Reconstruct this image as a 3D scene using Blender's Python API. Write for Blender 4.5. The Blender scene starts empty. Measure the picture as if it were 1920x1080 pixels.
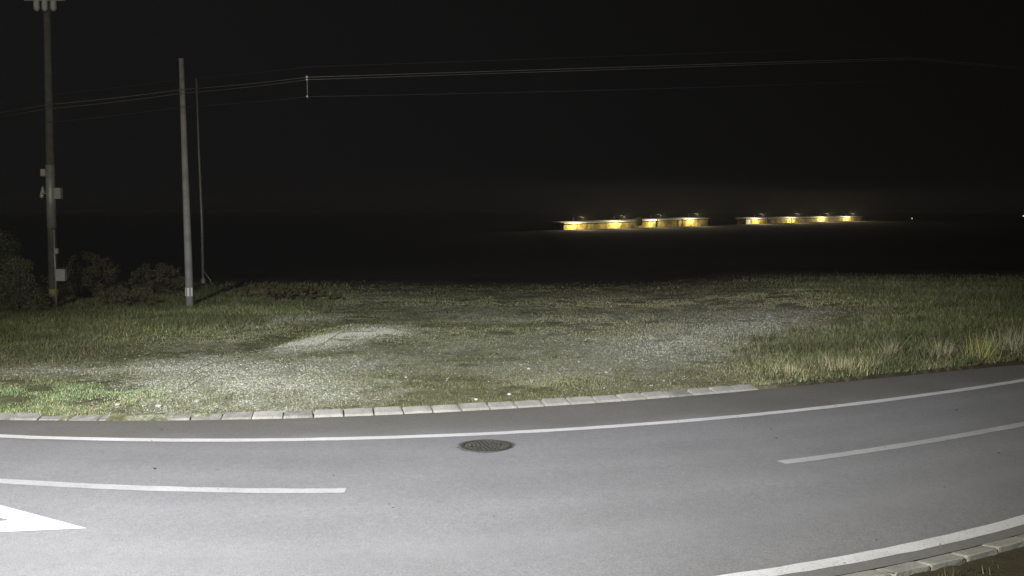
import bpy, bmesh, math, random
import numpy as np
from mathutils import Vector, Matrix
random.seed(7)
rng = np.random.default_rng(11)
S = bpy.context.scene
COL = S.collection

# ---------------------------------------------------------------- camera, sky, light, exposure
cam = bpy.data.objects.new('camera', bpy.data.cameras.new('camera'))
COL.objects.link(cam)
cam.location = (0, 0, 3.3)
cam.rotation_euler = (math.radians(90 - 4.274), 0, 0)
cam.data.sensor_width = 36.0
cam.data.lens = 36.0 * 1900 / 1920
cam.data.clip_start = 0.1
cam.data.clip_end = 6000
S.camera = cam

W = bpy.data.worlds.new('World')
S.world = W
W.use_nodes = True
W.node_tree.nodes['Background'].inputs['Color'].default_value = (1.0, 0.90, 0.88, 1)
W.node_tree.nodes['Background'].inputs['Strength'].default_value = 0.0024   # overcast moonless night

S.view_settings.view_transform = 'Standard'
S.view_settings.look = 'None'
S.view_settings.exposure = 0.0
S.view_settings.gamma = 1.0
S.view_settings.use_curve_mapping = False

LAMP_POS = (-7.2, -3.0, 10.0)    # floodlight on a mast behind and left of the camera, lights the bend
LAMP_AIM = (-2.1, 16.3, 0.0)
LAMP_POWER = 46500.0             # main beam of the floodlight
ADDED_SPILL = 10000.0              # added warm point light as side spill, reaches the poles beyond the beam
LAMP_COLOR = (0.872, 0.880, 1.0)
SPILL_COLOR = (1.0, 0.95, 0.74)
YARD_POWER = 7000.0              # lamps on the far sheds
YARD_COLOR = (1.0, 0.86, 0.55)

HAZE = 0.00022

# ---------------------------------------------------------------- helpers
def tag(o, label=None, cat=None, group=None, kind=None):
    if label: o['label'] = label
    if cat: o['category'] = cat
    if group: o['group'] = group
    if kind: o['kind'] = kind
    return o

def empty(name, loc=(0, 0, 0), rz=0.0):
    o = bpy.data.objects.new(name, None)
    COL.objects.link(o)
    o.location = loc
    o.rotation_euler = (0, 0, rz)
    o.empty_display_size = 0.2
    return o

def link(name, me, m=None, parent=None, smooth=False):
    if m is not None:
        me.materials.append(m)
    o = bpy.data.objects.new(name, me)
    COL.objects.link(o)
    if parent is not None:
        o.parent = parent
    if smooth:
        me.polygons.foreach_set('use_smooth', [True] * len(me.polygons))
    return o

def pyd(name, v, f, m=None, parent=None, smooth=False):
    me = bpy.data.meshes.new(name)
    me.from_pydata([tuple(map(float, p)) for p in v], [], f)
    me.update()
    return link(name, me, m, parent, smooth)

def np_tris(name, verts, m=None, parent=None, colors=None):
    """verts (n,3,3): n separate triangles."""
    n = len(verts)
    me = bpy.data.meshes.new(name)
    me.vertices.add(n * 3)
    me.vertices.foreach_set('co', np.ascontiguousarray(verts, dtype=np.float32).ravel())
    me.loops.add(n * 3)
    me.loops.foreach_set('vertex_index', np.arange(n * 3, dtype=np.int32))
    me.polygons.add(n)
    me.polygons.foreach_set('loop_start', np.arange(0, n * 3, 3, dtype=np.int32))
    me.polygons.foreach_set('loop_total', np.full(n, 3, dtype=np.int32))
    me.update(calc_edges=True)
    if colors is not None:
        a = me.color_attributes.new('tint', 'FLOAT_COLOR', 'POINT')
        c = np.ones((n, 3, 4), dtype=np.float32)
        c[:, :, :3] = colors[:, None, :]
        a.data.foreach_set('color', c.ravel())
    return link(name, me, m, parent)

def box_bm(bm, cx, cy, cz, sx, sy, sz, rot=None):
    M = Matrix.Translation((cx, cy, cz))
    if rot is not None:
        M = M @ rot
    M = M @ Matrix.Diagonal((sx, sy, sz, 1))
    return bmesh.ops.create_cube(bm, size=1.0, matrix=M)['verts']

def box(name, c, s, m, parent=None, bevel=0.0, rot=None):
    bm = bmesh.new()
    box_bm(bm, *c, *s, rot=rot)
    if bevel:
        bmesh.ops.bevel(bm, geom=bm.edges[:], offset=bevel, segments=1, affect='EDGES')
    me = bpy.data.meshes.new(name)
    bm.to_mesh(me); bm.free()
    return link(name, me, m, parent)

def tube_geo(pts, radii, n=8, caps=True):
    pts = [Vector(p) for p in pts]
    V, F = [], []
    for i, p in enumerate(pts):
        a = pts[max(i - 1, 0)]; b = pts[min(i + 1, len(pts) - 1)]
        d = (b - a).normalized()
        up = Vector((0, 0, 1)) if abs(d.z) < 0.9 else Vector((1, 0, 0))
        x = d.cross(up).normalized(); y = d.cross(x).normalized()
        r = radii[i] if hasattr(radii, '__len__') else radii
        for k in range(n):
            t = 2 * math.pi * k / n
            V.append(p + x * math.cos(t) * r + y * math.sin(t) * r)
    for i in range(len(pts) - 1):
        for k in range(n):
            F.append((i * n + k, i * n + (k + 1) % n, (i + 1) * n + (k + 1) % n, (i + 1) * n + k))
    if caps:
        F.append(tuple(range(n - 1, -1, -1)))
        F.append(tuple(range((len(pts) - 1) * n, len(pts) * n)))
    return V, F

def tube(name, pts, radii, m, parent=None, n=8, smooth=True):
    V, F = tube_geo(pts, radii, n)
    return pyd(name, V, F, m, parent, smooth)

# value noise in numpy, shared by the terrain, its materials' masks and the planting
_L = rng.random((256, 256))
def vnoise(x, y, s):
    x = np.asarray(x, float) / s + 1000.3; y = np.asarray(y, float) / s + 1000.7
    xi = np.floor(x).astype(int); yi = np.floor(y).astype(int)
    u = x - xi; v = y - yi
    u = u * u * (3 - 2 * u); v = v * v * (3 - 2 * v)
    a = _L[xi % 256, yi % 256]; b = _L[(xi + 1) % 256, yi % 256]
    c = _L[xi % 256, (yi + 1) % 256]; d = _L[(xi + 1) % 256, (yi + 1) % 256]
    return (a * (1 - u) + b * u) * (1 - v) + (c * (1 - u) + d * u) * v
def fbm(x, y, s, o=4):
    t = 0; w = 0.5; n = 0
    for k in range(o):
        t = t + w * vnoise(x + 17.1 * k, y - 9.3 * k, s / 2 ** k); n += w; w *= 0.55
    return t / n
def sstep(a, b, x):
    t = np.clip((np.asarray(x, float) - a) / (b - a), 0, 1)
    return t * t * (3 - 2 * t)

# ---------------------------------------------------------------- materials
def nmat(name, rough=0.8, spec=0.3, metal=0.0):
    m = bpy.data.materials.new(name)
    m.use_nodes = True
    b = m.node_tree.nodes['Principled BSDF']
    b.inputs['Roughness'].default_value = rough
    b.inputs['Specular IOR Level'].default_value = spec
    b.inputs['Metallic'].default_value = metal
    return m, m.node_tree, b

def node(nt, t, **k):
    n = nt.nodes.new(t)
    for a, v in k.items():
        setattr(n, a, v)
    return n

def noise(nt, scale, detail=3, rough=0.55, vec=None):
    n = node(nt, 'ShaderNodeTexNoise')
    n.inputs['Scale'].default_value = scale
    n.inputs['Detail'].default_value = detail
    n.inputs['Roughness'].default_value = rough
    if vec is not None:
        nt.links.new(vec, n.inputs['Vector'])
    return n.outputs['Fac']

def ramp(nt, fac, stops):
    r = node(nt, 'ShaderNodeValToRGB')
    e = r.color_ramp.elements
    while len(e) > len(stops): e.remove(e[-1])
    while len(e) < len(stops): e.new(0.5)
    for el, (p, c) in zip(e, stops):
        el.position = p
        el.color = (c[0], c[1], c[2], 1) if hasattr(c, '__len__') else (c, c, c, 1)
    nt.links.new(fac, r.inputs['Fac'])
    return r.outputs['Color']

def mix(nt, fac, a, b, mode='MIX'):
    n = node(nt, 'ShaderNodeMix', data_type='RGBA', blend_type=mode)
    if hasattr(fac, 'is_linked'): nt.links.new(fac, n.inputs[0])
    else: n.inputs[0].default_value = fac
    for s, v in ((6, a), (7, b)):
        if hasattr(v, 'is_linked'): nt.links.new(v, n.inputs[s])
        else: n.inputs[s].default_value = (*v, 1)
    return n.outputs[2]

def bump(nt, b, h, strength=0.4, dist=0.02):
    n = node(nt, 'ShaderNodeBump')
    n.inputs['Strength'].default_value = strength
    n.inputs['Distance'].default_value = dist
    nt.links.new(h, n.inputs['Height'])
    nt.links.new(n.outputs['Normal'], b.inputs['Normal'])

def pos(nt):
    return node(nt, 'ShaderNodeNewGeometry').outputs['Position']

def mottled(name, c0, c1, scale=6.0, rough=0.8, spec=0.3, fine=60.0, bstr=0.3, metal=0.0, bdist=0.01):
    m, nt, b = nmat(name, rough, spec, metal)
    p = pos(nt)
    c = ramp(nt, noise(nt, scale, 5, 0.6, p), [(0.3, c0), (0.7, c1)])
    f = noise(nt, fine, 2, 0.6, p)
    c = mix(nt, 1.0, c, ramp(nt, f, [(0.25, 0.72), (0.75, 1.25)]), 'MULTIPLY')
    nt.links.new(c, b.inputs['Base Color'])
    bump(nt, b, f, bstr, bdist)
    return m

def mat_asphalt():
    m, nt, b = nmat('asphalt', 0.88, 0.25)
    p = pos(nt)
    big = noise(nt, 0.35, 4, 0.6, p)
    c = ramp(nt, big, [(0.3, (0.200, 0.199, 0.192)), (0.72, (0.240, 0.239, 0.231))])
    agg = noise(nt, 55, 3, 0.75, p)
    c = mix(nt, 1.0, c, ramp(nt, agg, [(0.28, 0.68), (0.5, 1.0), (0.74, 1.32)]), 'MULTIPLY')
    med = noise(nt, 9, 4, 0.7, p)
    c = mix(nt, 1.0, c, ramp(nt, med, [(0.3, 0.93), (0.7, 1.06)]), 'MULTIPLY')
    # oil drips and small dark pits
    v = node(nt, 'ShaderNodeTexVoronoi'); v.inputs['Scale'].default_value = 1.7
    nt.links.new(p, v.inputs['Vector'])
    sp = ramp(nt, v.outputs['Distance'], [(0.015, 1.0), (0.035, 0.0)])
    sel = ramp(nt, noise(nt, 0.9, 2, 0.5, p), [(0.5, 0.0), (0.62, 0.65)])
    k = mix(nt, 1.0, sp, sel, 'MULTIPLY')
    c = mix(nt, k, c, (0.06, 0.058, 0.05))
    at = node(nt, 'ShaderNodeAttribute', attribute_name='dirt')
    sep = node(nt, 'ShaderNodeSeparateColor'); nt.links.new(at.outputs['Color'], sep.inputs['Color'])
    c = mix(nt, sep.outputs['Red'], c, mix(nt, 1.0, c, (0.72, 0.70, 0.60), 'MULTIPLY'))
    c = mix(nt, sep.outputs['Green'], c, mix(nt, 1.0, c, (1.10, 1.10, 1.10), 'MULTIPLY'))
    nt.links.new(c, b.inputs['Base Color'])
    bump(nt, b, agg, 0.5, 0.008)
    return m

def mat_paint(name, k):
    m, nt, b = nmat(name, 0.6, 0.4)
    p = pos(nt)
    w = noise(nt, 38, 4, 0.75, p)
    c = ramp(nt, w, [(0.30, (0.28 * k, 0.28 * k, 0.27 * k)), (0.43, (0.70 * k, 0.70 * k, 0.66 * k)), (0.7, (0.80 * k, 0.80 * k, 0.77 * k))])
    d = noise(nt, 1.3, 4, 0.6, p)
    c = mix(nt, 1.0, c, ramp(nt, d, [(0.3, 0.80), (0.65, 1.0)]), 'MULTIPLY')
    nt.links.new(c, b.inputs['Base Color'])
    bump(nt, b, w, 0.25, 0.004)
    return m

def mat_ground():
    m, nt, b = nmat('verge_soil', 0.95, 0.12)
    p = pos(nt)
    at = node(nt, 'ShaderNodeAttribute', attribute_name='mask')
    sep = node(nt, 'ShaderNodeSeparateColor')
    nt.links.new(at.outputs['Color'], sep.inputs['Color'])
    fine = noise(nt, 22, 4, 0.8, p)
    mid = noise(nt, 4.5, 5, 0.65, p)
    soil = ramp(nt, mid, [(0.3, (0.080, 0.085, 0.040)), (0.5, (0.145, 0.150, 0.076)), (0.72, (0.22, 0.22, 0.13))])
    grav = ramp(nt, fine, [(0.33, (0.11, 0.118, 0.070)), (0.5, (0.34, 0.352, 0.245)), (0.67, (0.62, 0.63, 0.48))])
    dry = ramp(nt, mid, [(0.3, (0.16, 0.145, 0.075)), (0.7, (0.27, 0.245, 0.135))])
    # gravel shows where the mask, broken up by noise, is high
    add = node(nt, 'ShaderNodeMath', operation='MULTIPLY_ADD')
    nt.links.new(mid, add.inputs[0]); add.inputs[1].default_value = 0.9
    nt.links.new(sep.outputs['Red'], add.inputs[2])
    g = ramp(nt, add.outputs[0], [(0.55, 0.0), (1.0, 1.0)])
    c = mix(nt, sep.outputs['Blue'], soil, dry)
    c = mix(nt, g, c, grav)
    c = mix(nt, 1.0, c, ramp(nt, fine, [(0.25, 0.75), (0.75, 1.25)]), 'MULTIPLY')
    unlit_soil = ramp(nt, noise(nt, 0.4, 4, 0.6, p), [(0.3, (0.022, 0.017, 0.012)), (0.7, (0.038, 0.030, 0.021))])
    c = mix(nt, sep.outputs['Green'], c, unlit_soil)     # far soil darkened to paint the light's fade; also the road-edge gap
    nt.links.new(c, b.inputs['Base Color'])
    bump(nt, b, fine, 0.8, 0.03)
    return m

def mat_tint(name, rough=0.7, spec=0.2, trans=0.15):
    m, nt, b = nmat(name, rough, spec)
    at = node(nt, 'ShaderNodeAttribute', attribute_name='tint')
    nt.links.new(at.outputs['Color'], b.inputs['Base Color'])
    return m

def mat_emit(name, col, strength):
    m = bpy.data.materials.new(name)
    m.use_nodes = True
    nt = m.node_tree
    nt.nodes.remove(nt.nodes['Principled BSDF'])
    e = node(nt, 'ShaderNodeEmission')
    e.inputs['Color'].default_value = (*col, 1)
    e.inputs['Strength'].default_value = strength
    nt.links.new(e.outputs[0], nt.nodes['Material Output'].inputs['Surface'])
    return m

M = dict(
    asphalt=mat_asphalt(), paint=mat_paint('road_paint', 1.0), worn_paint=mat_paint('worn_road_paint', 0.66), ground=mat_ground(), tint=mat_tint('grass_blade'),
    leaf=mat_tint('leaf', 0.6, 0.25),
    patch=mottled('asphalt_patch', (0.085, 0.083, 0.075), (0.15, 0.147, 0.135), 16, 0.9, 0.2, 70, 0.5),
    kerb=mottled('kerb_concrete', (0.27, 0.268, 0.225), (0.42, 0.41, 0.355), 3.0, 0.9, 0.2, 45, 0.5),
    kerb_dirty=mottled('kerb_concrete_mossy', (0.17, 0.17, 0.13), (0.36, 0.35, 0.31), 4.0, 0.92, 0.15, 40, 0.6),
    iron=mottled('cast_iron', (0.030, 0.032, 0.026), (0.075, 0.073, 0.058), 14, 0.65, 0.4, 90, 0.5),
    iron_worn=mottled('cast_iron_worn', (0.05, 0.048, 0.038), (0.11, 0.107, 0.088), 20, 0.55, 0.5, 80, 0.4),
    concrete=mottled('pole_concrete', (0.26, 0.26, 0.25), (0.40, 0.40, 0.385), 2.2, 0.9, 0.2, 40, 0.5),
    wood=mottled('pole_timber', (0.07, 0.068, 0.062), (0.14, 0.135, 0.125), 3.5, 0.9, 0.2, 30, 0.6),
    steel=mottled('galvanised_steel', (0.30, 0.31, 0.32), (0.46, 0.47, 0.47), 7, 0.5, 0.5, 60, 0.1, 0.35),
    box=mottled('meter_box_grey', (0.34, 0.36, 0.35), (0.46, 0.48, 0.47), 8, 0.6, 0.4, 50, 0.1),
    ceramic=mottled('insulator_ceramic', (0.40, 0.36, 0.32), (0.52, 0.48, 0.44), 20, 0.25, 0.5, 70, 0.05),
    white=mottled('reflective_white', (0.82, 0.83, 0.82), (0.9, 0.9, 0.9), 10, 0.35, 0.5, 60, 0.05),
    yellow=mottled('yellow_tape', (0.22, 0.20, 0.07), (0.32, 0.29, 0.09), 10, 0.6, 0.4, 60, 0.1),
    wire=mottled('aluminium_wire', (0.10, 0.10, 0.095), (0.16, 0.16, 0.155), 3, 0.5, 0.5, 30, 0.05),
    cable=mottled('black_cable', (0.03, 0.03, 0.029), (0.05, 0.05, 0.048), 3, 0.6, 0.4, 30, 0.05),
    shed_wall=mottled('shed_wall_render', (0.10, 0.07, 0.018), (0.64, 0.51, 0.15), 0.32, 0.9, 0.2, 0.9, 0.2),
    shed_white=mottled('shed_gable_white', (0.60, 0.62, 0.66), (0.75, 0.77, 0.82), 0.8, 0.8, 0.3, 4, 0.1),
    shed_roof=mottled('shed_roof_sheet', (0.50, 0.49, 0.46), (0.68, 0.67, 0.63), 0.5, 0.55, 0.5, 3, 0.1),
    dark=mottled('dark_paint', (0.012, 0.011, 0.010), (0.022, 0.02, 0.018), 2, 0.9, 0.1, 8, 0.1),
    bark=mottled('bark', (0.05, 0.042, 0.03), (0.10, 0.085, 0.06), 6, 0.9, 0.1, 30, 0.6),
    stone=mottled('pebble_stone', (0.34, 0.33, 0.30), (0.62, 0.60, 0.56), 3, 0.85, 0.25, 30, 0.3),
    lens=mat_emit('street_lamp_lens', (0.93, 0.97, 1.0), 60.0),
    yard_bulb=mat_emit('yard_lamp_bulb', (1.0, 0.86, 0.6), 0.5),
    far_bulb=mat_emit('far_lamp_bulb', (0.85, 0.92, 1.0), 1.0),
)

# ---------------------------------------------------------------- the bend of the road (metres; camera stands over the origin)
def curve(pts, deg=4):
    p = np.array(pts, float)
    c = np.polyfit(p[:, 0], p[:, 1], deg)
    d = np.polyder(c)
    x0, x1 = p[0, 0], p[-1, 0]
    def f(x):
        x = np.asarray(x, float)
        xc = np.clip(x, x0, x1)
        return np.polyval(c, xc) + np.polyval(d, xc) * (x - xc)
    return f
far_kerb = curve([(-14, 17.35), (-11, 16.45), (-8.19, 16.0), (-6.43, 15.9), (-4.51, 15.98), (-2.25, 16.22), (-0.53, 16.61), (1.29, 17.27), (3.28, 18.14), (4.51, 18.74), (6.14, 19.5), (8.0, 20.36), (10.95, 21.55), (15, 23.4)])
far_line = curve([(-14, 16.9), (-10.5, 15.5), (-7.53, 14.69), (-6.26, 14.48), (-5.07, 14.38), (-4.3, 14.38), (-3.16, 14.45), (-2.02, 14.59), (0, 14.98), (1.56, 15.36), (2.87, 15.84), (4.27, 16.35), (5.82, 17.07), (7.74, 18.19), (10.05, 19.71), (14, 22.4)], 5)
mid_line = curve([(-10, 13.1), (-6.24, 12.14), (-5.19, 11.95), (-4.18, 11.81), (-3.2, 11.72), (-1.96, 11.69), (0.5, 12.02), (3.52, 13.08), (4.65, 13.61), (6.16, 14.42), (7.9, 15.44), (11, 17.4)])
near_line = curve([(-10, 9.3), (-7, 8.6), (-4, 8.2), (-1, 8.25), (2.37, 9.05), (2.99, 9.29), (3.88, 9.74), (4.57, 10.10), (5.54, 10.76), (8, 12.5)])
def near_kerb(x):
    return near_line(x) - 0.27 + 0 * np.asarray(x, float)

def offset_pts(f, xs, d):
    """points at signed distance d to the left of the curve y=f(x)"""
    xs = np.asarray(xs, float); e = 1e-3
    t = (f(xs + e) - f(xs - e)) / (2 * e)
    n = np.sqrt(1 + t * t)
    return np.stack([xs - t / n * d, f(xs) + d / n], 1)

# road sheet
road = None
def make_road():
    xs = np.concatenate([np.linspace(-60, -16, 23)[:-1], np.linspace(-16, 18, 137), np.linspace(18, 70, 27)[1:]])
    rows = 48
    V, F = [], []
    n0 = near_kerb(xs) - 0.03; n1 = far_kerb(xs) + 0.03
    for j in range(rows + 1):
        t = j / rows
        for i, x in enumerate(xs):
            V.append((x, n0[i] + (n1[i] - n0[i]) * t, 0.03 * (1 - (2 * t - 1) ** 2)))
    n = len(xs)
    for j in range(rows):
        for i in range(n - 1):
            F.append((j * n + i, j * n + i + 1, (j + 1) * n + i + 1, (j + 1) * n + i))
    o = pyd('road', V, F, M['asphalt'], None, True)
    P = np.array(V); X, Y = P[:, 0], P[:, 1]
    a = o.data.color_attributes.new('dirt', 'FLOAT_COLOR', 'POINT')
    c = np.ones((len(V), 4), dtype=np.float32)
    nz = fbm(X, Y, 0.9, 3) - 0.5
    c[:, 0] = np.clip(sstep(-0.3, 0.5, Y - far_line(X) + 0.9 * nz) * 0.8 + sstep(0.35, 0.0, far_kerb(X) - Y) * 0.3 + sstep(0.5, 0.1, Y - near_kerb(X)) * 0.5 + 0.5 * nz, 0, 1)
    q = 0
    for f_, off in ((mid_line, 0.75), (mid_line, 1.95), (mid_line, -0.75), (mid_line, -2.0)):
        q = q + np.exp(-((Y - f_(X) - off) / 0.28) ** 2)
    c[:, 1] = np.clip(q * (0.7 + nz), 0, 1)
    a.data.foreach_set('color', c.ravel())
    tag(o, kind='structure', label='worn pale grey asphalt road bending past the verge')
    return o
road = make_road()
def road_z(x, y):
    a = near_kerb(x) - 0.03; b = far_kerb(x) + 0.03
    t = (y - a) / (b - a)
    return 0.03 * (1 - (2 * t - 1) ** 2)

def ribbon(name, f, x0, x1, w, label, step=0.2, rag=0.010, m='paint'):
    n = max(3, int((x1 - x0) / step))
    xs = np.linspace(x0, x1, n)
    a = offset_pts(f, xs, -w / 2); b = offset_pts(f, xs, w / 2)
    V = []
    for P in (a, b):
        for (x, y) in P:
            y += random.uniform(-rag, rag)
            V.append((x, y, float(road_z(x, y)) + 0.005))
    F = [(i, i + 1, n + i + 1, n + i) for i in range(n - 1)]
    o = pyd(name, V, F, M[m], road)
    if label: o['label'] = label
    return o
ribbon('edge_line', far_line, -30, 40, 0.20, 'long thin white edge line along the far side of the road')
ribbon('edge_line', near_line, -30, 30, 0.19, 'white edge line along the near side of the road')
ribbon('lane_dash', mid_line, -9.5, -1.96, 0.20, 'worn white lane dash on the left half of the road', m='worn_paint')
ribbon('lane_dash', mid_line, 3.52, 11.0, 0.19, 'worn white lane dash on the right half of the road', m='worn_paint')

def triangle_mark():
    # painted triangle with an open middle, its tip pointing along the near lane to the right
    tip = Vector((-4.41, 10.30)); A = Vector((-7.15, 12.02)); B = Vector((-6.85, 9.94))
    cen = (tip + A + B) / 3
    i_tip = Vector((-5.33, 10.565)); iA = Vector((-6.72, 11.38)); iB = Vector((-6.55, 10.32))
    V = []
    for p in (tip, A, B, i_tip, iA, iB):
        V.append((p.x, p.y, float(road_z(p.x, p.y)) + 0.006))
    return pyd('painted_triangle', V, [(0, 1, 4, 3), (1, 2, 5, 4), (2, 0, 3, 5)], M['paint'], road)
triangle_mark()['label'] = 'white painted triangle with open middle, its tip pointing right'

# ---------------------------------------------------------------- terrain
def streak(x, y, ax, ay, bx, by, w):
    d = np.array([bx - ax, by - ay]); L2 = float(d @ d)
    t = np.clip(((x - ax) * d[0] + (y - ay) * d[1]) / L2, 0, 1)
    q = (x - ax - t * d[0]) ** 2 + (y - ay - t * d[1]) ** 2
    return np.exp(-q / (w * w))

def gravel_mask(x, y):
    g = 0.27 * sstep(16.8, 19, y) * (1 - sstep(36, 44, y)) * sstep(-9, -6, x) * (1 - sstep(6, 10, x))
    g = g + 0.60 * streak(x, y, -4.5, 17.0, -5.8, 20.6, 1.75)
    g = g + 0.42 * streak(x, y, -5.2, 20.0, -3.6, 21.0, 1.0)
    g = g + 0.42 * streak(x, y, -10.5, 20.4, -6.5, 20.8, 0.85)
    g = g + 1.0 * streak(x, y, -5.0, 23.9, -3.6, 27.2, 0.8)
    g = g + 0.45 * streak(x, y, -7.6, 29.0, -6.2, 31.0, 0.9)
    g = g + 0.55 * streak(x, y, 2.6, 23.0, 8.0, 30.2, 2.0)
    g = g + 0.30 * streak(x, y, -2.0, 30.0, 3.0, 31.0, 0.7)
    g = g - 0.55 * streak(x, y, -6.1, 24.2, -5.4, 28.2, 0.55)
    g = g - 0.35 * streak(x, y, -9.5, 17.6, -7.0, 17.8, 0.9)
    g = g - 0.30 * streak(x, y, 4.0, 20.0, 7.0, 22.0, 1.0)
    g = g + 0.75 * (fbm(x, y, 2.2) - 0.5) + 0.55 * (fbm(x + 3, y - 8, 0.45, 3) - 0.5)
    return np.clip(g, 0, 1)

def dry_mask(x, y):
    return np.clip(sstep(-1, 5, x) * 0.8 + 1.2 * (fbm(x + 40, y, 3.0) - 0.5), 0, 1)

def tall_mask(x, y):
    """where the grass stands tall: right of the kerb's end and the weeds on the left round the poles"""
    e = y - far_kerb(x)
    r = sstep(4.2, 6.8, x) * (1 - sstep(4.0, 7.5, e)) + sstep(9, 13, x) * 0.8
    l = sstep(25.5, 29.5, y - 0.35 * (x + 9)) * (1 - sstep(-8.5, -5, x)) * 0.9 + sstep(-8.5, -11, x) * sstep(20.8, 23, y) * 0.5
    return np.clip(np.maximum(r, l), 0, 1)

def ground_z(x, y):
    x = np.asarray(x, float); y = np.asarray(y, float)
    e = y - far_kerb(x)
    verge = 0.045 + 0.03 * sstep(0.3, 1.5, e) + 0.10 * (fbm(x, y, 3.5) - 0.5) * sstep(0.4, 2.5, e) + 0.02 * (fbm(x, y, 0.5, 2) - 0.5) * sstep(0.1, 0.5, e)
    verge = verge + 0.09 * streak(x, y, -4.6, 24.4, -3.4, 27.4, 1.3) - 0.10 * streak(x, y, -6.1, 24.2, -5.4, 28.2, 0.6)
    verge = verge + 0.35 * sstep(5.5, 11, x) * sstep(0.3, 3.0, e)
    crest = 47 + 2.5 * (vnoise(x, y * 0, 9) - 0.5) + 0.22 * x
    verge = verge - 3.45 * sstep(crest, crest + 95, y)
    verge = verge + 1.5 * sstep(360, 600, y)
    en = near_kerb(x) - 0.17 - y
    near = -0.03 + 0.06 * (fbm(x, y, 1.2) - 0.5) * sstep(0.1, 0.6, en) - 0.10 * sstep(0.1, 1.2, en)
    eth = 0.24 - 0.19 * sstep(-4.2, -5.2, x) * sstep(0.42, 0.62, vnoise(x, y * 0.3, 0.55))
    z = np.where(e > eth, verge + 0.02 * (eth < 0.2), np.where(en > 0.0, near, -0.08))
    return z

def axis(lo, hi, step, outer):
    core = np.arange(lo, hi + step * 0.5, step)
    a, s, left, right = [], step, [], []
    p, q, s = lo, hi, step
    while p > -outer or q < outer:
        s *= 1.28; p -= s; q += s
        left.append(max(p, -outer * 1.2)); right.append(min(q, outer * 1.2))
    return np.unique(np.concatenate([left, core, right]))
def make_ground():
    xs = axis(-22, 24, 0.15, 3000); ys = axis(6, 54, 0.14, 3000)
    X, Y = np.meshgrid(xs, ys)
    Z = ground_z(X, Y)
    nx, ny = len(xs), len(ys)
    co = np.stack([X, Y, Z], -1).reshape(-1, 3).astype(np.float32)
    i = np.arange(nx - 1)[None, :] + np.arange(ny - 1)[:, None] * nx
    q = np.stack([i, i + 1, i + 1 + nx, i + nx], -1).reshape(-1, 4).astype(np.int32)
    me = bpy.data.meshes.new('ground')
    me.vertices.add(len(co)); me.vertices.foreach_set('co', co.ravel())
    me.loops.add(q.size); me.loops.foreach_set('vertex_index', q.ravel())
    me.polygons.add(len(q))
    me.polygons.foreach_set('loop_start', np.arange(0, q.size, 4, dtype=np.int32))
    me.polygons.foreach_set('loop_total', np.full(len(q), 4, dtype=np.int32))
    me.update(calc_edges=True)
    a = me.color_attributes.new('mask', 'FLOAT_COLOR', 'POINT')
    e = Y - far_kerb(X)
    c = np.ones((ny, nx, 4), dtype=np.float32)
    c[..., 0] = np.where(e > 0, gravel_mask(X, Y), 0.05); c[..., 1] = np.maximum(sstep(36, 50, Y - 0.02 * X + 8 * (fbm(X, Y, 5) - 0.5)), np.where(e < -1, 0.75, 0.8 * sstep(4.7, 5.6, X) * (e < 0.34))); c[..., 2] = dry_mask(X, Y)  # green paints light fading far off, shaded road-edge gap; dark near soil
    a.data.foreach_set('color', c.ravel())
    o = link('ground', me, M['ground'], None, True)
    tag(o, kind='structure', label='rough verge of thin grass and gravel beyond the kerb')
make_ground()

# ---------------------------------------------------------------- kerbs
def arc_positions(f, x0, x1, pitch):
    xs = np.linspace(x0, x1, 2000); ys = f(xs)
    s = np.concatenate([[0], np.cumsum(np.hypot(np.diff(xs), np.diff(ys)))])
    k = np.arange(0, s[-1], pitch)
    return np.interp(k, s, xs), s[-1]

def stone_mesh(L, seed):
    """half-metre kerbstone: chamfered road edge, flat top, chipped corners. x along, y away from the road"""
    r = random.Random(seed)
    prof = [(0.0, -0.06), (0.008, 0.012), (0.035, 0.034), (0.245, 0.080), (0.26, 0.068), (0.26, -0.06)]
    V, F = [], []
    cuts = [-L / 2, -L / 2 + 0.03 + r.random() * 0.03, 0, L / 2 - 0.03 - r.random() * 0.03, L / 2]
    for i, x in enumerate(cuts):
        end = i in (0, 4)
        for j, (y, z) in enumerate(prof):
            yy = y + r.uniform(-0.004, 0.004); zz = z + r.uniform(-0.003, 0.003); xx = x
            if end and j in (1, 2, 3, 4):
                zz -= 0.002 + r.random() * 0.006
                if j in (3, 4): yy -= r.random() * 0.015; xx += (1 if i == 0 else -1) * r.random() ** 2 * 0.035
            if j in (3, 4): yy += r.uniform(-0.012, 0.008)
            V.append((xx, yy, zz))
    n = len(prof)
    for i in range(4):
        for j in range(n - 1):
            F.append((i * n + j, (i + 1) * n + j, (i + 1) * n + j + 1, i * n + j + 1))
    F.append(tuple(range(n))); F.append(tuple(range(5 * n - 1, 4 * n - 1, -1)))
    me = bpy.data.meshes.new('kerbstone')
    me.from_pydata(V, [], F)
    me.validate(); me.update()
    return me

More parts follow.
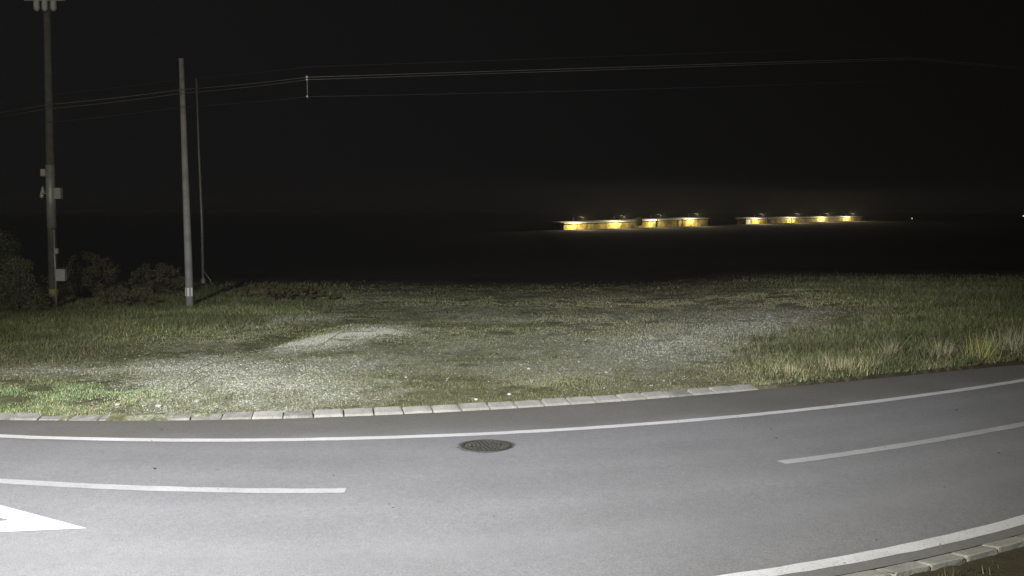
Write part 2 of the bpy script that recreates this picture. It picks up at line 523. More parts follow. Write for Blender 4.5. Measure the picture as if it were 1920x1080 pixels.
def make_kerb(f, x0, x1, flip, label, skip=lambda x: False, dirty=lambda x: 0):
    root = empty('kerb', (0, 0, 0))
    tag(root, kind='structure', label=label)
    pitch = 0.485
    ps, _ = arc_positions(f, x0, x1, pitch)
    protos = []
    for mk in ('kerb', 'kerb_dirty'):
        for s in range(5):
            me = stone_mesh(0.467, s + (50 if flip else 0)); me.materials.append(M[mk]); protos.append(me)
    for x in ps:
        if skip(x): continue
        d = dirty(x)
        me = protos[random.randrange(5) + (5 if random.random() < d else 0)]
        t = float(f(x + 0.01) - f(x - 0.01)) / 0.02
        a = math.atan(t)
        o = bpy.data.objects.new('kerbstone', me); COL.objects.link(o); o.parent = root
        o.location = (x, float(f(x)) + random.uniform(-0.008, 0.008), (-0.022 if flip else random.uniform(-0.006, 0.006) - 0.035 * d * random.random()))
        o.rotation_euler = (random.uniform(-0.02, 0.02), random.uniform(-0.014, 0.014), a + (math.pi if flip else 0) + random.uniform(-0.012, 0.012))
        o.scale.x = random.uniform(0.98, 1.012)
        if flip: o.scale.y, o.scale.z = 0.85, 0.55
    return root
make_kerb(far_kerb, -13, 4.55, False, 'row of pale chipped kerbstones along the far edge of the road',
          dirty=lambda x: 0.95 if x < -4.6 else 0.06)
make_kerb(near_kerb, -2, 12, True, 'row of pale kerbstones along the near edge of the road', dirty=lambda x: 0.15)

# ---------------------------------------------------------------- manhole cover
def make_manhole():
    cx, cy = -0.36, 14.03
    z = float(road_z(cx, cy))
    root = empty('manhole_cover', (cx, cy, z), 0.3)
    tag(root, 'round dark cast iron manhole cover set in the asphalt', 'manhole cover')
    def ring(r0, r1, z0, z1, n=48):
        V, F = [], []
        for r, zz in ((r0, z0), (r0, z1), (r1, z1), (r1, z0)):
            for k in range(n):
                t = 2 * math.pi * k / n
                V.append((r * math.cos(t), r * math.sin(t), zz))
        for b in range(3):
            for k in range(n):
                F.append((b * n + k, b * n + (k + 1) % n, (b + 1) * n + (k + 1) % n, (b + 1) * n + k))
        return V, F
    pyd('rim', *ring(0.318, 0.362, 0.0, 0.012), M['iron'], root)
    # dark joint and plate
    bm = bmesh.new()
    bmesh.ops.create_cone(bm, cap_ends=True, segments=48, radius1=0.308, radius2=0.306, depth=0.006, matrix=Matrix.Translation((0, 0, 0.004)))
    me = bpy.data.meshes.new('plate'); bm.to_mesh(me); bm.free()
    plate = link('plate', me, M['iron'], root)
    bm = bmesh.new()
    for rr, n in ((0.06, 6), (0.12, 12), (0.18, 18), (0.24, 24), (0.285, 30)):
        for k in range(n):
            t = 2 * math.pi * (k + 0.5 * (n % 4 == 0)) / n
            box_bm(bm, rr * math.cos(t), rr * math.sin(t), 0.0085, 0.034, 0.024, 0.006, Matrix.Rotation(t, 4, 'Z'))
    me = bpy.data.meshes.new('raised_studs'); bm.to_mesh(me); bm.free()
    link('raised_studs', me, M['iron_worn'], plate)['kind'] = 'stuff'
    for s in (-1, 1):
        box('lifting_slot', (s * 0.215, 0.0, 0.0125), (0.05, 0.028, 0.002), M['dark'], plate)
    # broken asphalt collar round the frame
    V, F = [], []
    n = 60
    for k in range(n):
        t = 2 * math.pi * k / n
        rr = 0.385 + 0.022 * math.sin(3 * t + 1) + random.uniform(0, 0.022) + (0.05 if 3.0 < t < 3.7 else 0)
        V += [(0.355 * math.cos(t), 0.355 * math.sin(t), 0.0035), (rr * math.cos(t), rr * math.sin(t), 0.0035)]
    for k in range(n):
        F.append((2 * k, 2 * k + 1, 2 * ((k + 1) % n) + 1, 2 * ((k + 1) % n)))
    pyd('asphalt_collar', V, F, M['patch'], root)
make_manhole()

# ---------------------------------------------------------------- poles
def lean(base, dx, dy, z):
    return (base[0] + dx * z, base[1] + dy * z, base[2] + z)

def concrete_pole():
    b = (-10.97, 34.4, -0.15)
    root = empty('utility_pole', b)
    tag(root, 'bare tapered concrete pole with white stripe marker near its foot', 'pole')
    H = 8.58; dx = -0.012
    tube('shaft', [(dx * z, 0, z) for z in (0, 2, 4, 6, H)], [0.138, 0.126, 0.113, 0.099, 0.082], M['concrete'], root, 14)
    # three upright white reflective strips wrapped on the front of the shaft
    for k, a in enumerate((-0.80, 0.0, 0.80)):
        r = 0.138
        c = (dx * 0.75 + r * math.sin(a), -r * math.cos(a), 0.75)
        box('reflector_strip', c, (0.066, 0.008, 0.29), M['white'], root, rot=Matrix.Rotation(a, 4, 'Z'))
    tube('steel_band', [(dx * 7.55, 0, 7.5), (dx * 7.55, 0, 7.58)], 0.105, M['steel'], root, 14)
    for s, z in ((-1, 7.54), (1, 7.42)):
        tube('hook_bracket', [(dx * z, -0.08, z), (dx * z, -0.2, z), (dx * z, -0.22, z + 0.08)], 0.012, M['steel'], root, 6)
concrete_pole()

def thin_pole():
    b = (-14.05, 46.0, -0.12)
    root = empty('steel_pole', b)
    tag(root, 'thin bare steel mast behind the concrete pole', 'pole')
    tube('mast', [(0, 0, 0), (0.0, 0, 3), (-0.06, 0, 6), (-0.1, 0, 9.4)], [0.062, 0.055, 0.045, 0.032], M['steel'], root, 10)
    tube('collar', [(-0.03, 0, 4.9), (-0.03, 0, 5.05)], 0.07, M['steel'], root, 10)
    box('foot_clamp', (0.03, -0.06, 0.30), (0.17, 0.14, 0.26), M['concrete'], root, 0.03)
    tube('stay_rod', [(0.35, 0, 0.0), (0.32, 0, 0.35), (0.06, 0, 0.72)], 0.02, M['steel'], root, 6)
thin_pole()

def equipped_pole():
    b = (-15.27, 33.6, -0.1)
    root = empty('utility_pole', b)
    tag(root, 'tall timber power pole hung with grey boxes and insulators at left edge', 'pole')
    dx = 0.012
    X = lambda z: 0.035 + dx * (z - 3) * (1 if z > 5 else 0.35)
    tube('shaft', [(X(z), 0, z) for z in (0, 2, 4, 6, 8, 11.2)], [0.15, 0.145, 0.138, 0.13, 0.12, 0.105], M['wood'], root, 14)
    # bright steel sleeve on the middle of the shaft
    tube('steel_sleeve', [(X(2.9), 0, 2.9), (X(4.95), 0, 4.95)], [0.152, 0.146], M['steel'], root, 14)
    tube('conduit', [(X(0.3) + 0.13, -0.11, 0.3), (X(2.8) + 0.12, -0.11, 2.8)], 0.028, M['steel'], root, 6)
    bx = box('cable_box', (X(4) + 0.29, -0.1, 4.02), (0.23, 0.2, 0.36), M['box'], root, 0.015)
    box('box_door', (0.29 + X(4) - 0.01, -0.205, 4.02), (0.17, 0.012, 0.28), M['steel'], root)
    box('box_arm', (X(4) + 0.15, -0.06, 4.1), (0.12, 0.05, 0.05), M['steel'], root)
    box('junction_box', (X(4.7) - 0.20, -0.05, 4.7), (0.16, 0.15, 0.24), M['ceramic'], root, 0.02)
    for z, x in ((4.12, -0.24), (3.98, -0.28)):
        tube('insulator', [(X(z) + x, -0.05, z - 0.12), (X(z) + x, -0.05, z - 0.06), (X(z) + x, -0.05, z), (X(z) + x, -0.05, z + 0.12)], [0.03, 0.07, 0.05, 0.03], M['ceramic'], root, 10)
    box('insulator_arm', (X(4) - 0.2, -0.03, 4.02), (0.26, 0.04, 0.04), M['steel'], root)
    box('small_box', (X(2.1) + 0.19, -0.12, 2.12), (0.12, 0.12, 0.18), M['box'], root, 0.01)
    box('meter_box', (X(1.3) + 0.33, -0.13, 1.33), (0.31, 0.2, 0.40), M['box'], root, 0.015)
    box('box_bracket', (X(1.3) + 0.16, -0.08, 1.40), (0.12, 0.05, 0.05), M['steel'], root)
    tube('yellow_band', [(X(0.7), 0, 0.62), (X(0.7), 0, 0.86)], 0.158, M['yellow'], root, 14)
    # head gear: cross arm and switch bodies, cut by the top of the picture
    box('cross_arm', (X(10.5), -0.16, 10.28), (1.3, 0.1, 0.1), M['steel'], root)
    for s in (-0.24, 0.02, 0.30):
        tube('switch_body', [(X(10) + s, -0.2, 9.9), (X(10) + s, -0.2, 9.98), (X(10) + s, -0.2, 10.55)], [0.06, 0.1, 0.09], M['box'], root, 10)
equipped_pole()

# ---------------------------------------------------------------- overhead wires
def span(p, q, sag, n=14):
    out = []
    for k in range(n):
        t = k / n
        out.append((p[0] + (q[0] - p[0]) * t, p[1] + (q[1] - p[1]) * t, p[2] + (q[2] - p[2]) * t - sag * 4 * t * (1 - t)))
    return out
def wire(name, sup, sags, r, m, label):
    P = []
    for i in range(len(sup) - 1):
        P += span(sup[i], sup[i + 1], sags[i])
    P.append(sup[-1])
    o = tube(name, P, r, m, None, 5)
    tag(o, label, 'wire', 'overhead wires')
wire('overhead_wire', [(-40, 55, 6.9), (-15.13, 33.38, 6.80), (-11.03, 34.18, 7.38), (-6.39, 32.0, 7.50), (15.6, 40.0, 9.30), (60, 60, 9.3)],
     [0.12, 0.03, 0.03, 0.0, 0.1], 0.010, M['wire'], 'bright upper wire of the close pair crossing both poles')
wire('overhead_wire', [(-40, 55, 6.75), (-15.14, 33.36, 6.66), (-11.03, 34.16, 7.25), (-6.39, 31.98, 7.42), (15.6, 39.9, 9.22), (60, 60, 9.2)],
     [0.12, 0.03, 0.03, 0.0, 0.1], 0.008, M['wire'], 'lower wire of the close pair crossing both poles')
wire('overhead_wire', [(-40, 55, 6.3), (-15.15, 33.4, 6.23), (-11.04, 34.2, 6.80), (-6.40, 32.0, 6.90), (15.6, 40.0, 8.45), (60, 60, 8.4)],
     [0.12, 0.03, 0.03, 0.06, 0.1], 0.008, M['cable'], 'dark lowest cable hanging below the pair of wires')
wire('overhead_wire', [(-40, 55, 7.3), (-15.12, 33.4, 7.12), (-11.02, 34.2, 7.73), (-6.38, 32.0, 7.82), (15.6, 40.0, 9.75), (60, 60, 9.7)],
     [0.12, 0.03, 0.03, 0.0, 0.1], 0.005, M['cable'], 'faint topmost wire above the bright pair')
def spacer():
    root = empty('wire_spacer', (-6.385, 31.96, 6.84))
    tag(root, 'short pale rod hanging upright between the wires', 'wire spacer')
    tube('rod', [(0.01, 0, 0), (0, 0, 0.72)], 0.011, M['concrete'], root, 6)
    for z in (0.06, 0.58, 0.66):
        box('clamp', (0, 0, z), (0.06, 0.06, 0.05), M['steel'], root, 0.008)
spacer()

# ---------------------------------------------------------------- street lamp (stands left of the frame, lights the bend)
def street_lamp():
    x, y, h = LAMP_POS
    root = empty('street_lamp', (x, y - 0.5, -0.1))
    tag(root, 'tall floodlight mast with white light behind the near kerb', 'street lamp')
    tube('post', [(0, 0, 0), (0, 0, 3), (0, 0, h - 0.3)], [0.12, 0.10, 0.07], M['steel'], root, 12)
    tube('bracket', [(0, 0, h - 0.35), (0, 0.25, h - 0.1), (0, 0.36, h + 0.08)], 0.03, M['steel'], root, 8)
    d = (Vector(LAMP_AIM) - Vector(LAMP_POS)).normalized()
    q = d.to_track_quat('-Z', 'Y')
    Rm = q.to_matrix().to_4x4()
    c = Vector((0, 0.5, h + 0.1))
    box('lamp_head', tuple(c - d * 0.08), (0.5, 0.36, 0.14), M['steel'], root, 0.03, rot=Rm)
    box('lens', tuple(c - d * 0.006), (0.42, 0.28, 0.012), M['lens'], root, rot=Rm)
    for nm, kind, e, off in (('flood_beam', 'SPOT', LAMP_POWER, 0.10), ('added_spill', 'POINT', ADDED_SPILL, 0.16)):
        L = bpy.data.lights.new(nm, kind)
        L.energy = e; L.color = LAMP_COLOR if kind == 'SPOT' else SPILL_COLOR; L.shadow_soft_size = 0.09 if kind == 'SPOT' else 0.3
        if kind == 'SPOT':
            L.spot_size = math.radians(61.2); L.spot_blend = 1.0
        o = bpy.data.objects.new(nm, L); COL.objects.link(o); o.parent = root
        o.location = c + d * off
        o.rotation_mode = 'QUATERNION'; o.rotation_quaternion = q
street_lamp()

# ---------------------------------------------------------------- far sheds with yard lamps
A0 = np.array([22.6, 368.0]); U = np.array([165.1, 204.0]); U = U / np.hypot(*U); N = np.array([U[1], -U[0]])
def shed_pt(s, t, z):
    p = A0 + U * s + N * t
    return Vector((p[0], p[1], z))
def strip(name, sec, s0, s1, zf, m, parent, n=10):
    """extrude a closed cross-section [(t,z)] along the shed, its level following zf(s)"""
    V, F = [], []
    k = len(sec)
    for i in range(n + 1):
        s = s0 + (s1 - s0) * i / n
        for (t, z) in sec:
            V.append(shed_pt(s, t, z + zf(s)) - parent.location)
    for i in range(n):
        for j in range(k):
            F.append((i * k + j, i * k + (j + 1) % k, (i + 1) * k + (j + 1) % k, (i + 1) * k + j))
    F.append(tuple(range(k))); F.append(tuple(range((n + 1) * k - 1, n * k - 1, -1)))
    o = pyd(name, V, F, m, parent)
    bm = bmesh.new(); bm.from_mesh(o.data); bmesh.ops.recalc_face_normals(bm, faces=bm.faces); bm.to_mesh(o.data); bm.free()
    return o

def shed(s0, s1, zf, Hh, posts, label, white_end):
    root = empty('long_shed', shed_pt(s0, 0, zf(s0)))
    tag(root, label, 'shed')
    strip('wall', [(0, -0.8), (0, Hh), (-4.5, Hh), (-4.5, -0.8)], s0, s1, zf, M['shed_wall'], root)
    strip('roof', [(0.75, Hh + 0.02), (0.75, Hh + 0.16), (-1.6, Hh + 0.62), (-5, Hh + 0.70), (-5, Hh + 0.02)], s0 - 0.6, s1 + 0.6, zf, M['shed_roof'], root)
    for s in posts:
        strip('dark_post', [(0.95, -0.8), (0.95, Hh + 0.35), (0.80, Hh + 0.35), (0.80, -0.8)], s - 0.3, s + 0.3, zf, M['dark'], root, 1)
    if white_end:
        strip('white_end_panel', [(0.12, -0.5), (0.12, Hh - 0.1), (0.02, Hh - 0.1), (0.02, -0.5)], s0 + 0.1, s0 + 4.5, zf, M['shed_white'], root, 2)
    return root
z1 = lambda s: -3.35 + 1.45 * (s + 12) / 115.0
z2 = lambda s: -2.45 + 0.45 * (s - 133) / 155.0
shed(-6.5, 101, z1, 2.45, (56.4, 76.8), 'long low lit shed with yellowish wall, nearer of the two in the dark distance', False)
shed(138, 288, z2, 2.6, (159.6, 187.6), 'long low lit shed with white end panel, farther of the two in the dark distance', True)

YL = [(0.0, z1, 1.0, 'leftmost lamp over the nearer lit shed'), (27.0, z1, 1.0, 'second lamp from the left over the nearer lit shed'),
      (53.9, z1, 0.85, 'third lamp from the left over the nearer lit shed'), (84.5, z1, 1.0, 'rightmost lamp over the nearer lit shed'),
      (147.9, z2, 1.0, 'leftmost lamp over the farther lit shed'), (188.5, z2, 1.15, 'second lamp from the left over the farther lit shed'),
      (228.0, z2, 1.25, 'third lamp from the left over the farther lit shed'), (264.0, z2, 1.35, 'rightmost lamp over the farther lit shed')]
def yard_lamp(s, zf, k, label):
    b = shed_pt(s, -0.6, zf(s) + 2.5 + 0.45)
    root = empty('yard_lamp', b)
    tag(root, label, 'lamp', 'lamps over the lit sheds')
    n3 = Vector((N[0], N[1], 0)); u3 = Vector((U[0], U[1], 0))
    tube('bracket', [(0, 0, 0), n3 * 0.1 + Vector((0, 0, 1.6)), n3 * 0.8 + Vector((0, 0, 1.95)), n3 * 4.4 + Vector((0, 0, 1.9))], [0.09, 0.08, 0.07, 0.06], M['dark'], root, 6)
    c = n3 * 4.5 + Vector((0, 0, 1.84))
    tube('shade', [c + Vector((0, 0, 0.22)), c + Vector((0, 0, 0.1)), c + Vector((0, 0, -0.12))], [0.12, 0.3, 0.36], M['dark'], root, 10)
    tube('bulb', [c + Vector((0, 0, -0.12)), c + Vector((0, 0, -0.34))], [0.2, 0.14], M['yard_bulb'], root, 8)
    L = bpy.data.lights.new('yard_light', 'POINT')
    L.energy = YARD_POWER * k; L.color = YARD_COLOR; L.shadow_soft_size = 0.2
    o = bpy.data.objects.new('yard_light', L); COL.objects.link(o); o.parent = root
    o.location = c + Vector((0, 0, -0.6))
for a in YL: yard_lamp(*a)

def far_lamp(x, y, z, label, r=0.45):
    g = float(ground_z(x, y))
    root = empty('far_lamp', (x, y, g))
    tag(root, label, 'street lamp')
    tube('post', [(0, 0, 0), (0, 0, z - g)], [0.15, 0.1], M['dark'], root, 6)
    tube('bulb', [(0, 0, z - g), (0, 0, z - g + 0.3), (0, 0, z - g + 0.8)], [r * 0.6, r, r * 0.5], M['far_bulb'], root, 8)
far_lamp(275.7, 700, -1.3, 'tiny distant lamp right of the lit sheds', 0.35)
far_lamp(352.5, 700, 0.4, 'tiny distant lamp at the right edge of the picture', 0.6)

# ---------------------------------------------------------------- vegetation
def blade_tris(px, py, pz, h, w, leanx, leany, yaw):
    n = len(px)
    V = np.empty((n, 3, 3))
    cx, sy = np.cos(yaw) * w / 2, np.sin(yaw) * w / 2
    V[:, 0] = np.stack([px - cx, py - sy, pz - 0.01], 1)
    V[:, 1] = np.stack([px + cx, py + sy, pz - 0.01], 1)
    V[:, 2] = np.stack([px + leanx * h, py + leany * h, pz + h], 1)
    return V

def tint(n, base, var, r):
    b = np.array(base)[None, :]
    return np.clip(b * (1 + var * r.normal(size=(n, 1))) * (1 + 0.08 * r.normal(size=(n, 3))), 0.01, 0.7)

def make_grass():
    r = np.random.default_rng(5)
    Vs, Cs = [], []
    # short lay-by grass, sampled denser near the road
    n = 640000
    y = 15.8 + 44 * r.random(n) ** 1.65
    x = (r.random(n) * 2 - 1) * (0.56 * y + 1.5)
    e = y - far_kerb(x)
    g = gravel_mask(x, y); t = tall_mask(x, y); d = dry_mask(x, y)
    edge = np.where(x < 4.55, 0.27 - 0.14 * sstep(-4.3, -5.2, x) * r.random(n), np.where(x > 5.0, 0.24, 0.06))
    clump = fbm(x, y, 0.7, 3)
    keep = (e > edge) & (r.random(n) < 1 - sstep(36, 48, y - 0.02 * x)) & (r.random(n) < np.clip((1.25 - 1.25 * g), 0.14, 1) * sstep(0.25, 0.55, clump + 0.25 * t))
    x, y, e, g, t, d, clump = (a[keep] for a in (x, y, e, g, t, d, clump))
    m = len(x)
    h = (0.016 + 0.032 * r.random(m) * (0.4 + clump)) * (1 + 3.2 * t * (0.3 + 0.9 * fbm(x, y, 1.1, 2)))
    w = 0.007 + 0.008 * r.random(m) + 0.005 * (y > 28) + 0.003 * t
    V = blade_tris(x, y, ground_z(x, y), h, w, r.normal(size=m) * 0.45, r.normal(size=m) * 0.45, r.normal(size=m) * 0.7)
    green = tint(m, (0.145, 0.170, 0.062), 0.30, r)
    dryc = tint(m, (0.40, 0.37, 0.23), 0.22, r)
    lush = tint(m, (0.125, 0.195, 0.075), 0.2, r)
    mixf = (r.random(m) < np.clip((0.18 + 0.45 * d + 0.2 * g) * (1 - 0.65 * t), 0, 0.8))[:, None]
    lu = (r.random(m) < np.clip(streak(x, y, -9.5, 17.5, -7.0, 18.0, 1.2) * 1.1, 0, 1))[:, None]
    C = np.where(mixf, dryc, np.where(lu, lush, green))
    C = C * (1 - 0.35 * t * (x > 0))[:, None]
    C = C * (0.62 + 0.76 * sstep(0.3, 0.7, fbm(x * 0.6 - 31, y, 3.2, 3)))[:, None]
    Vs.append(V); Cs.append(C)
    V = np.concatenate(Vs); C = np.concatenate(Cs)
    o = np_tris('grass', V, M['tint'], None, C)
    tag(o, 'thin olive grass growing over the gravel verge', 'grass', kind='stuff')
    # rank grass of the right bank and the left weeds
    n = 190000
    y = 17 + 32 * r.random(n) ** 1.3
    x = (r.random(n) * 2 - 1) * (0.56 * y + 1.5)
    e = y - far_kerb(x); t = tall_mask(x, y)
    cl = fbm(x + 7, y, 1.0, 3)
    keep = (e > 0.24) & (r.random(n) < 1 - sstep(34, 46, y)) & (r.random(n) < t * sstep(0.3, 0.62, cl))
    x, y, t, cl = (a[keep] for a in (x, y, t, cl)); m = len(x)
    h = (0.12 + 0.38 * r.random(m) ** 1.6) * (0.35 + 1.1 * cl) * np.where(x > 0, 0.85, 0.55)
    V = blade_tris(x, y, ground_z(x, y), h, 0.011 + 0.012 * r.random(m), r.normal(size=m) * 0.45, r.normal(size=m) * 0.4, r.normal(size=m) * 0.7)
    C = np.where((r.random(m) < 0.24)[:, None], tint(m, (0.18, 0.16, 0.08), 0.3, r), tint(m, (0.070, 0.088, 0.032), 0.3, r))
    o = np_tris('tall_grass', V, M['tint'], None, C)
    tag(o, 'rank tall grass and weeds on the banks of the verge', 'grass', kind='stuff')
    # dark rough grass behind the near kerb, bottom right corner
    n = 16000
    x = 1.5 + 9 * r.random(n); y = near_kerb(x) - 0.42 - 2.6 * r.random(n) ** 1.3
    keep = r.random(n) < sstep(0.35, 0.6, fbm(x, y, 0.5, 3))
    x, y = x[keep], y[keep]; m = len(x)
    h = 0.02 + 0.07 * r.random(m)
    V = blade_tris(x, y, ground_z(x, y), h, 0.006 + 0.006 * r.random(m), r.normal(size=m) * 0.5, r.normal(size=m) * 0.5, r.random(m) * 3.14)
    C = np.where((r.random(m) < 0.2)[:, None], tint(m, (0.22, 0.20, 0.12), 0.25, r), tint(m, (0.055, 0.055, 0.028), 0.25, r))
    o = np_tris('near_grass', V, M['tint'], None, C)
    tag(o, 'dark rough grass behind the near kerb in the corner', 'grass', kind='stuff')
make_grass()

def make_gravel():
    r = np.random.default_rng(9)
    n = 150000
    y = 16.2 + 30 * r.random(n) ** 1.6
    x = (r.random(n) * 2 - 1) * (0.56 * y + 1)
    g = gravel_mask(x, y); e = y - far_kerb(x)
    keep = (e > 0.3) & (r.random(n) < g ** 1.6 * 0.9 + 0.01)
    x, y = x[keep], y[keep]
    k0 = len(x)
    def heap(n, ax, ay, bx, by, w):
        t = r.random(n)
        return ax + (bx - ax) * t + r.normal(size=n) * w * 0.55, ay + (by - ay) * t + r.normal(size=n) * w * 0.55
    for n, a in ((9000, (-5.0, 23.9, -3.4, 26.9, 0.85)), (9000, (-4.2, 17.4, -6.2, 20.6, 2.3)), (1200, (-10.5, 20.3, -6.5, 20.6, 0.7)), (1500, (-7.6, 29.0, -6.2, 31.0, 0.9)), (9500, (3.0, 23.2, 8.0, 30.0, 2.3))):
        hx, hy = heap(n, *a)
        ok = (hy - far_kerb(hx) > 0.35) & (r.random(n) < sstep(0.30, 0.6, fbm(hx, hy, 0.6, 3) + 0.08))
        x = np.concatenate([x, hx[ok]]); y = np.concatenate([y, hy[ok]])
    m = len(x)
    z = ground_z(x, y)
    s = 0.007 + 0.013 * r.random(m) ** 3 + 0.0003 * (y - 16)
    base = np.array([[1, 0, 0], [0, 1, 0], [-1, 0, 0], [0, -1, 0], [0, 0, 0.75]])
    P = base[None] * s[:, None, None] * (0.7 + 0.6 * r.random((m, 5, 1)))
    a = r.random(m) * 6.28
    ca, sa = np.cos(a)[:, None], np.sin(a)[:, None]
    X = P[..., 0] * ca - P[..., 1] * sa + x[:, None]; Y = P[..., 0] * sa + P[..., 1] * ca + y[:, None]; Z = P[..., 2] + z[:, None] + 0.002
    Q = np.stack([X, Y, Z], -1)
    T = np.concatenate([Q[:, [k, (k + 1) % 4, 4]] for k in range(4)])
    C0 = tint(m, (0.44, 0.44, 0.34), 0.32, r); C0[k0:] = tint(m - k0, (0.46, 0.465, 0.365), 0.25, r)
    C = np.tile(C0, (4, 1))
    o = np_tris('gravel', T, M['leaf'], None, C)
    tag(o, 'pale loose gravel scattered over the verge', 'gravel', kind='stuff')
make_gravel()

# single pale stones that catch the light
def stones():
    me_list = []
    for s in range(4):
        bm = bmesh.new()
        bmesh.ops.create_icosphere(bm, subdivisions=1, radius=1.0)
        q = random.Random(s)
        for v in bm.verts:
            v.co *= q.uniform(0.75, 1.15); v.co.z *= 0.6
        me = bpy.data.meshes.new('stone'); bm.to_mesh(me); bm.free(); me.materials.append(M['white' if s == 0 else 'stone'])
        me_list.append(me)
    spots = [(-0.62, 17.35, .035, 'small white stone on the grass just behind the middle of the far kerb', 0),
             (-0.05, 17.15 + 0.65, .032, 'small pale stone behind the kerb, right of the white one', 0),
             (-6.6, 16.75, .05, 'pale stone in the dirt behind the left kerb, leftmost of three', 1),
             (-5.9, 16.75, .055, 'pale stone in the dirt behind the left kerb, middle of three', 2),
             (-5.35, 17.0, .05, 'pale stone in the dirt behind the left kerb, rightmost of three', 3),
             (0.35, 20.6, .05, 'flat pale stone on the grass above the manhole cover', 2),
             (1.9, 20.3, .035, 'small pale stone on the middle of the grass verge', 1),
             (-2.05, 19.4, .035, 'small pale stone on the grass left of the middle', 1)]
    for x, y, s, lab, k in spots:
        o = bpy.data.objects.new('stone', me_list[k]); COL.objects.link(o)
        o.location = (x, y, float(ground_z(x, y)) + s * 0.4)
        o.scale = (s * 1.2, s, s); o.rotation_euler = (0, 0, random.random() * 6)
        tag(o, lab, 'stone', 'loose stones on the verge')
stones()

# dry tufts that stand out on the right bank
def tuft(x, y, h, spread, n, kind, label, seed):
    r = np.random.default_rng(seed)
    px = r.normal(size=n) * spread; py = r.normal(size=n) * spread * 0.6
    hh = h * (0.18 + 0.82 * r.random(n) ** 1.4)
    V = blade_tris(px, py, np.zeros(n), hh, 0.007 + 0.010 * r.random(n), px / (spread + .01) * 0.12 + r.normal(size=n) * 0.30 + 0.1, r.normal(size=n) * 0.3, r.normal(size=n) * 0.6)
    col = {'dry': (0.50, 0.45, 0.26), 'pale': (0.36, 0.34, 0.21), 'green': (0.32, 0.33, 0.12)}[kind]
    C = tint(n, col, 0.2, r)
    o = np_tris('grass_tuft', V, M['tint'], None, C)
    o.location = (x, y, float(ground_z(x, y)))
    tag(o, label, 'grass tuft', 'tufts on the right bank')
tuft(6.75, 20.35, 0.42, 0.20, 420, 'dry', 'straw coloured dry tuft at the road edge, nearest to the end of the kerb', 1)
tuft(7.35, 20.75, 0.36, 0.10, 160, 'dry', 'narrow dry tuft just right of the widest straw tuft', 2)
tuft(10.32, 22.0, 0.72, 0.11, 260, 'green', 'tall yellow green tuft standing near the right edge of the picture', 3)
tuft(9.35, 22.0, 0.55, 0.10, 160, 'pale', 'pale thin tuft left of the tall yellow green one', 4)
tuft(11.35, 22.9, 0.75, 0.22, 300, 'pale', 'broad pale tuft at the right edge of the picture', 5)
tuft(8.35, 22.2, 0.55, 0.07, 70, 'pale', 'thin pale stalks rising from the dark bank', 6)
tuft(5.6, 20.2, 0.26, 0.16, 160, 'dry', 'low dry tuft left of the straw coloured one at the road edge', 7)

# shrubs on the left
def shrub(x, y, rx, ry, h, n, base, label, seed, leaf=0.042):
    r = np.random.default_rng(seed)
    root = empty('shrub', (x, y, float(ground_z(x, y))))
    tag(root, label, 'shrub', 'shrubs at the left of the verge')
    cl = []
    for k in range(70):
        a = r.random() * 6.28; q = math.sqrt(r.random()); zz = r.random()
        env = math.sqrt(max(0.05, 1 - (zz * 0.95) ** 2))
        cl.append((q * rx * env * math.cos(a), q * ry * env * math.sin(a), 0.15 + zz * (h - 0.2), r.uniform(0.10, 0.34) * min(rx, h * 0.5)))
    cl = np.array(cl)
    k = r.integers(0, len(cl), n)
    d = r.normal(size=(n, 3)); d /= np.linalg.norm(d, axis=1)[:, None]
    P = cl[k, :3] + d * (cl[k, 3] * (0.5 + 0.6 * r.random(n)))[:, None]
    P[:, 2] = np.abs(P[:, 2])
    u = r.normal(size=(n, 3)); u /= np.linalg.norm(u, axis=1)[:, None]
    v = np.cross(u, r.normal(size=(n, 3))); v /= np.linalg.norm(v, axis=1)[:, None]
    s = leaf * (0.6 + 0.8 * r.random((n, 1)))
    T = np.stack([P - v * s * 0.4, P + v * s * 0.4, P + u * s * 1.5], 1)
    np_tris('foliage', T, M['leaf'], root, tint(n, base, 0.25, r))
    V, F = [], []
    for c in cl[::4]:
        a, b = tube_geo([(c[0] * .12, c[1] * .12, 0), (c[0] * .5, c[1] * .5, c[2] * .55), (c[0], c[1], c[2])], [0.025, 0.016, 0.006], 5)
        o = len(V); V += a; F += [tuple(i + o for i in f) for f in b]
    pyd('stems', V, F, M['bark'], root)
shrub(-17.6, 33.2, 1.5, 1.3, 3.0, 9000, (0.11, 0.125, 0.055), 'dark leafy shrub at the left edge, tallest beside the timber pole', 1)
shrub(-15.55, 31.9, 0.8, 0.7, 1.7, 5000, (0.12, 0.13, 0.06), 'low dark shrub in front of the foot of the timber pole', 2)
shrub(-13.1, 34.4, 1.3, 0.8, 0.7, 4500, (0.12, 0.11, 0.055), 'small weedy shrub between the timber and concrete poles', 3)
shrub(-8.4, 37.0, 2.3, 1.0, 0.62, 7000, (0.095, 0.080, 0.036), 'low weedy shrub right of the concrete pole', 4)
shrub(-18.9, 29.5, 1.6, 1.3, 1.9, 7000, (0.12, 0.13, 0.06), 'bushy shrub in the left corner of the verge', 5)
shrub(-19.4, 37.0, 1.9, 1.2, 2.5, 7000, (0.12, 0.125, 0.055), 'tall pale scrub at the left edge behind the timber pole', 6)
shrub(-16.2, 38.0, 1.7, 1.2, 1.7, 6000, (0.13, 0.12, 0.06), 'hazy scrub just right of and behind the timber pole', 7)
shrub(-13.9, 39.5, 1.5, 1.0, 1.2, 5000, (0.13, 0.12, 0.06), 'low scrub halfway between the poles at the back of the verge', 8)

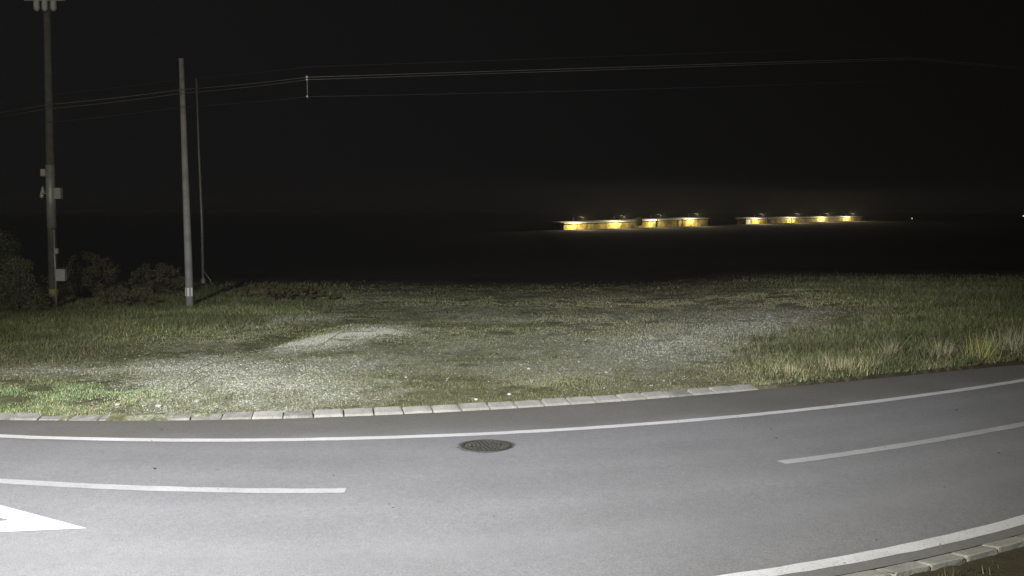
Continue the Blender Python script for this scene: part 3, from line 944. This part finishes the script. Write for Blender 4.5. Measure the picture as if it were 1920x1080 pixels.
def far_tree():
    p = shed_pt(33.5, 6.0, 0)
    x, y = p.x, p.y
    root = empty('tree', (x, y, z1(33.5) - 0.6))
    tag(root, 'small dark tree standing in front of the nearer lit shed', 'tree')
    r = np.random.default_rng(3)
    tube('trunk', [(0, 0, 0), (0.1, 0, 1.6), (0.5, 0, 3.0)], [0.22, 0.16, 0.06], M['bark'], root, 7)
    n = 2600
    d = r.normal(size=(n, 3)); d /= np.linalg.norm(d, axis=1)[:, None]
    P = d * (r.random((n, 1)) ** 0.5) * np.array([1.3, 1.3, 1.5]) + np.array([0.4, 0, 3.0]) + 0.3 * r.normal(size=(n, 3))
    u = r.normal(size=(n, 3)) * 0.22; v = r.normal(size=(n, 3)) * 0.16
    np_tris('crown', np.stack([P, P + u, P + v], 1), M['leaf'], root, tint(n, (0.03, 0.032, 0.014), 0.2, r))
far_tree()

# fallen leaves and crumbs on the asphalt
def litter():
    r = np.random.default_rng(21)
    n = 70
    x = r.uniform(-9, 11, n); t = r.random(n)
    y = near_kerb(x) + 0.1 + (far_kerb(x) - near_kerb(x) - 0.2) * t
    z = np.array([float(road_z(a, b)) for a, b in zip(x, y)]) + 0.009
    s = 0.010 + 0.024 * r.random(n) ** 3; a = r.random(n) * 6.28
    T = np.empty((n, 2, 3, 3))
    for k, (p, q, w) in enumerate((((-1, 0), (0, -.5), (1, 0)), ((-1, 0), (1, 0), (0, .5)))):
        for j, c in enumerate((p, q, w)):
            T[:, k, j, 0] = x + s * (c[0] * np.cos(a) - c[1] * np.sin(a))
            T[:, k, j, 1] = y + s * (c[0] * np.sin(a) + c[1] * np.cos(a))
            T[:, k, j, 2] = z + (0.008 if c[1] else 0)
    C = np.repeat(np.where((r.random(n) < 0.8)[:, None], tint(n, (0.07, 0.06, 0.035), 0.3, r), tint(n, (0.28, 0.23, 0.09), 0.2, r)), 2, 0)
    o = np_tris('leaf_litter', T.reshape(-1, 3, 3), M['leaf'], None, C)
    tag(o, 'scattered dead leaves and crumbs on the asphalt', 'leaves', kind='stuff')
litter()

# ---------------------------------------------------------------- thin haze, added to lift the dark sky and far ground
def haze():
    m = bpy.data.materials.new('added_haze'); m.use_nodes = True
    nt = m.node_tree; nt.nodes.remove(nt.nodes['Principled BSDF'])
    v = node(nt, 'ShaderNodeVolumePrincipled')
    v.inputs['Color'].default_value = (0.9, 0.88, 0.86, 1)
    v.inputs['Density'].default_value = HAZE
    v.inputs['Anisotropy'].default_value = 0.0
    nt.links.new(v.outputs[0], nt.nodes['Material Output'].inputs['Volume'])
    o = box('haze', (0, 0, 5), (9000, 9000, 20), m)
    tag(o, 'thin haze added over the road and far ground to lift the dark', 'added_haze', kind='stuff')
if HAZE > 0: haze()
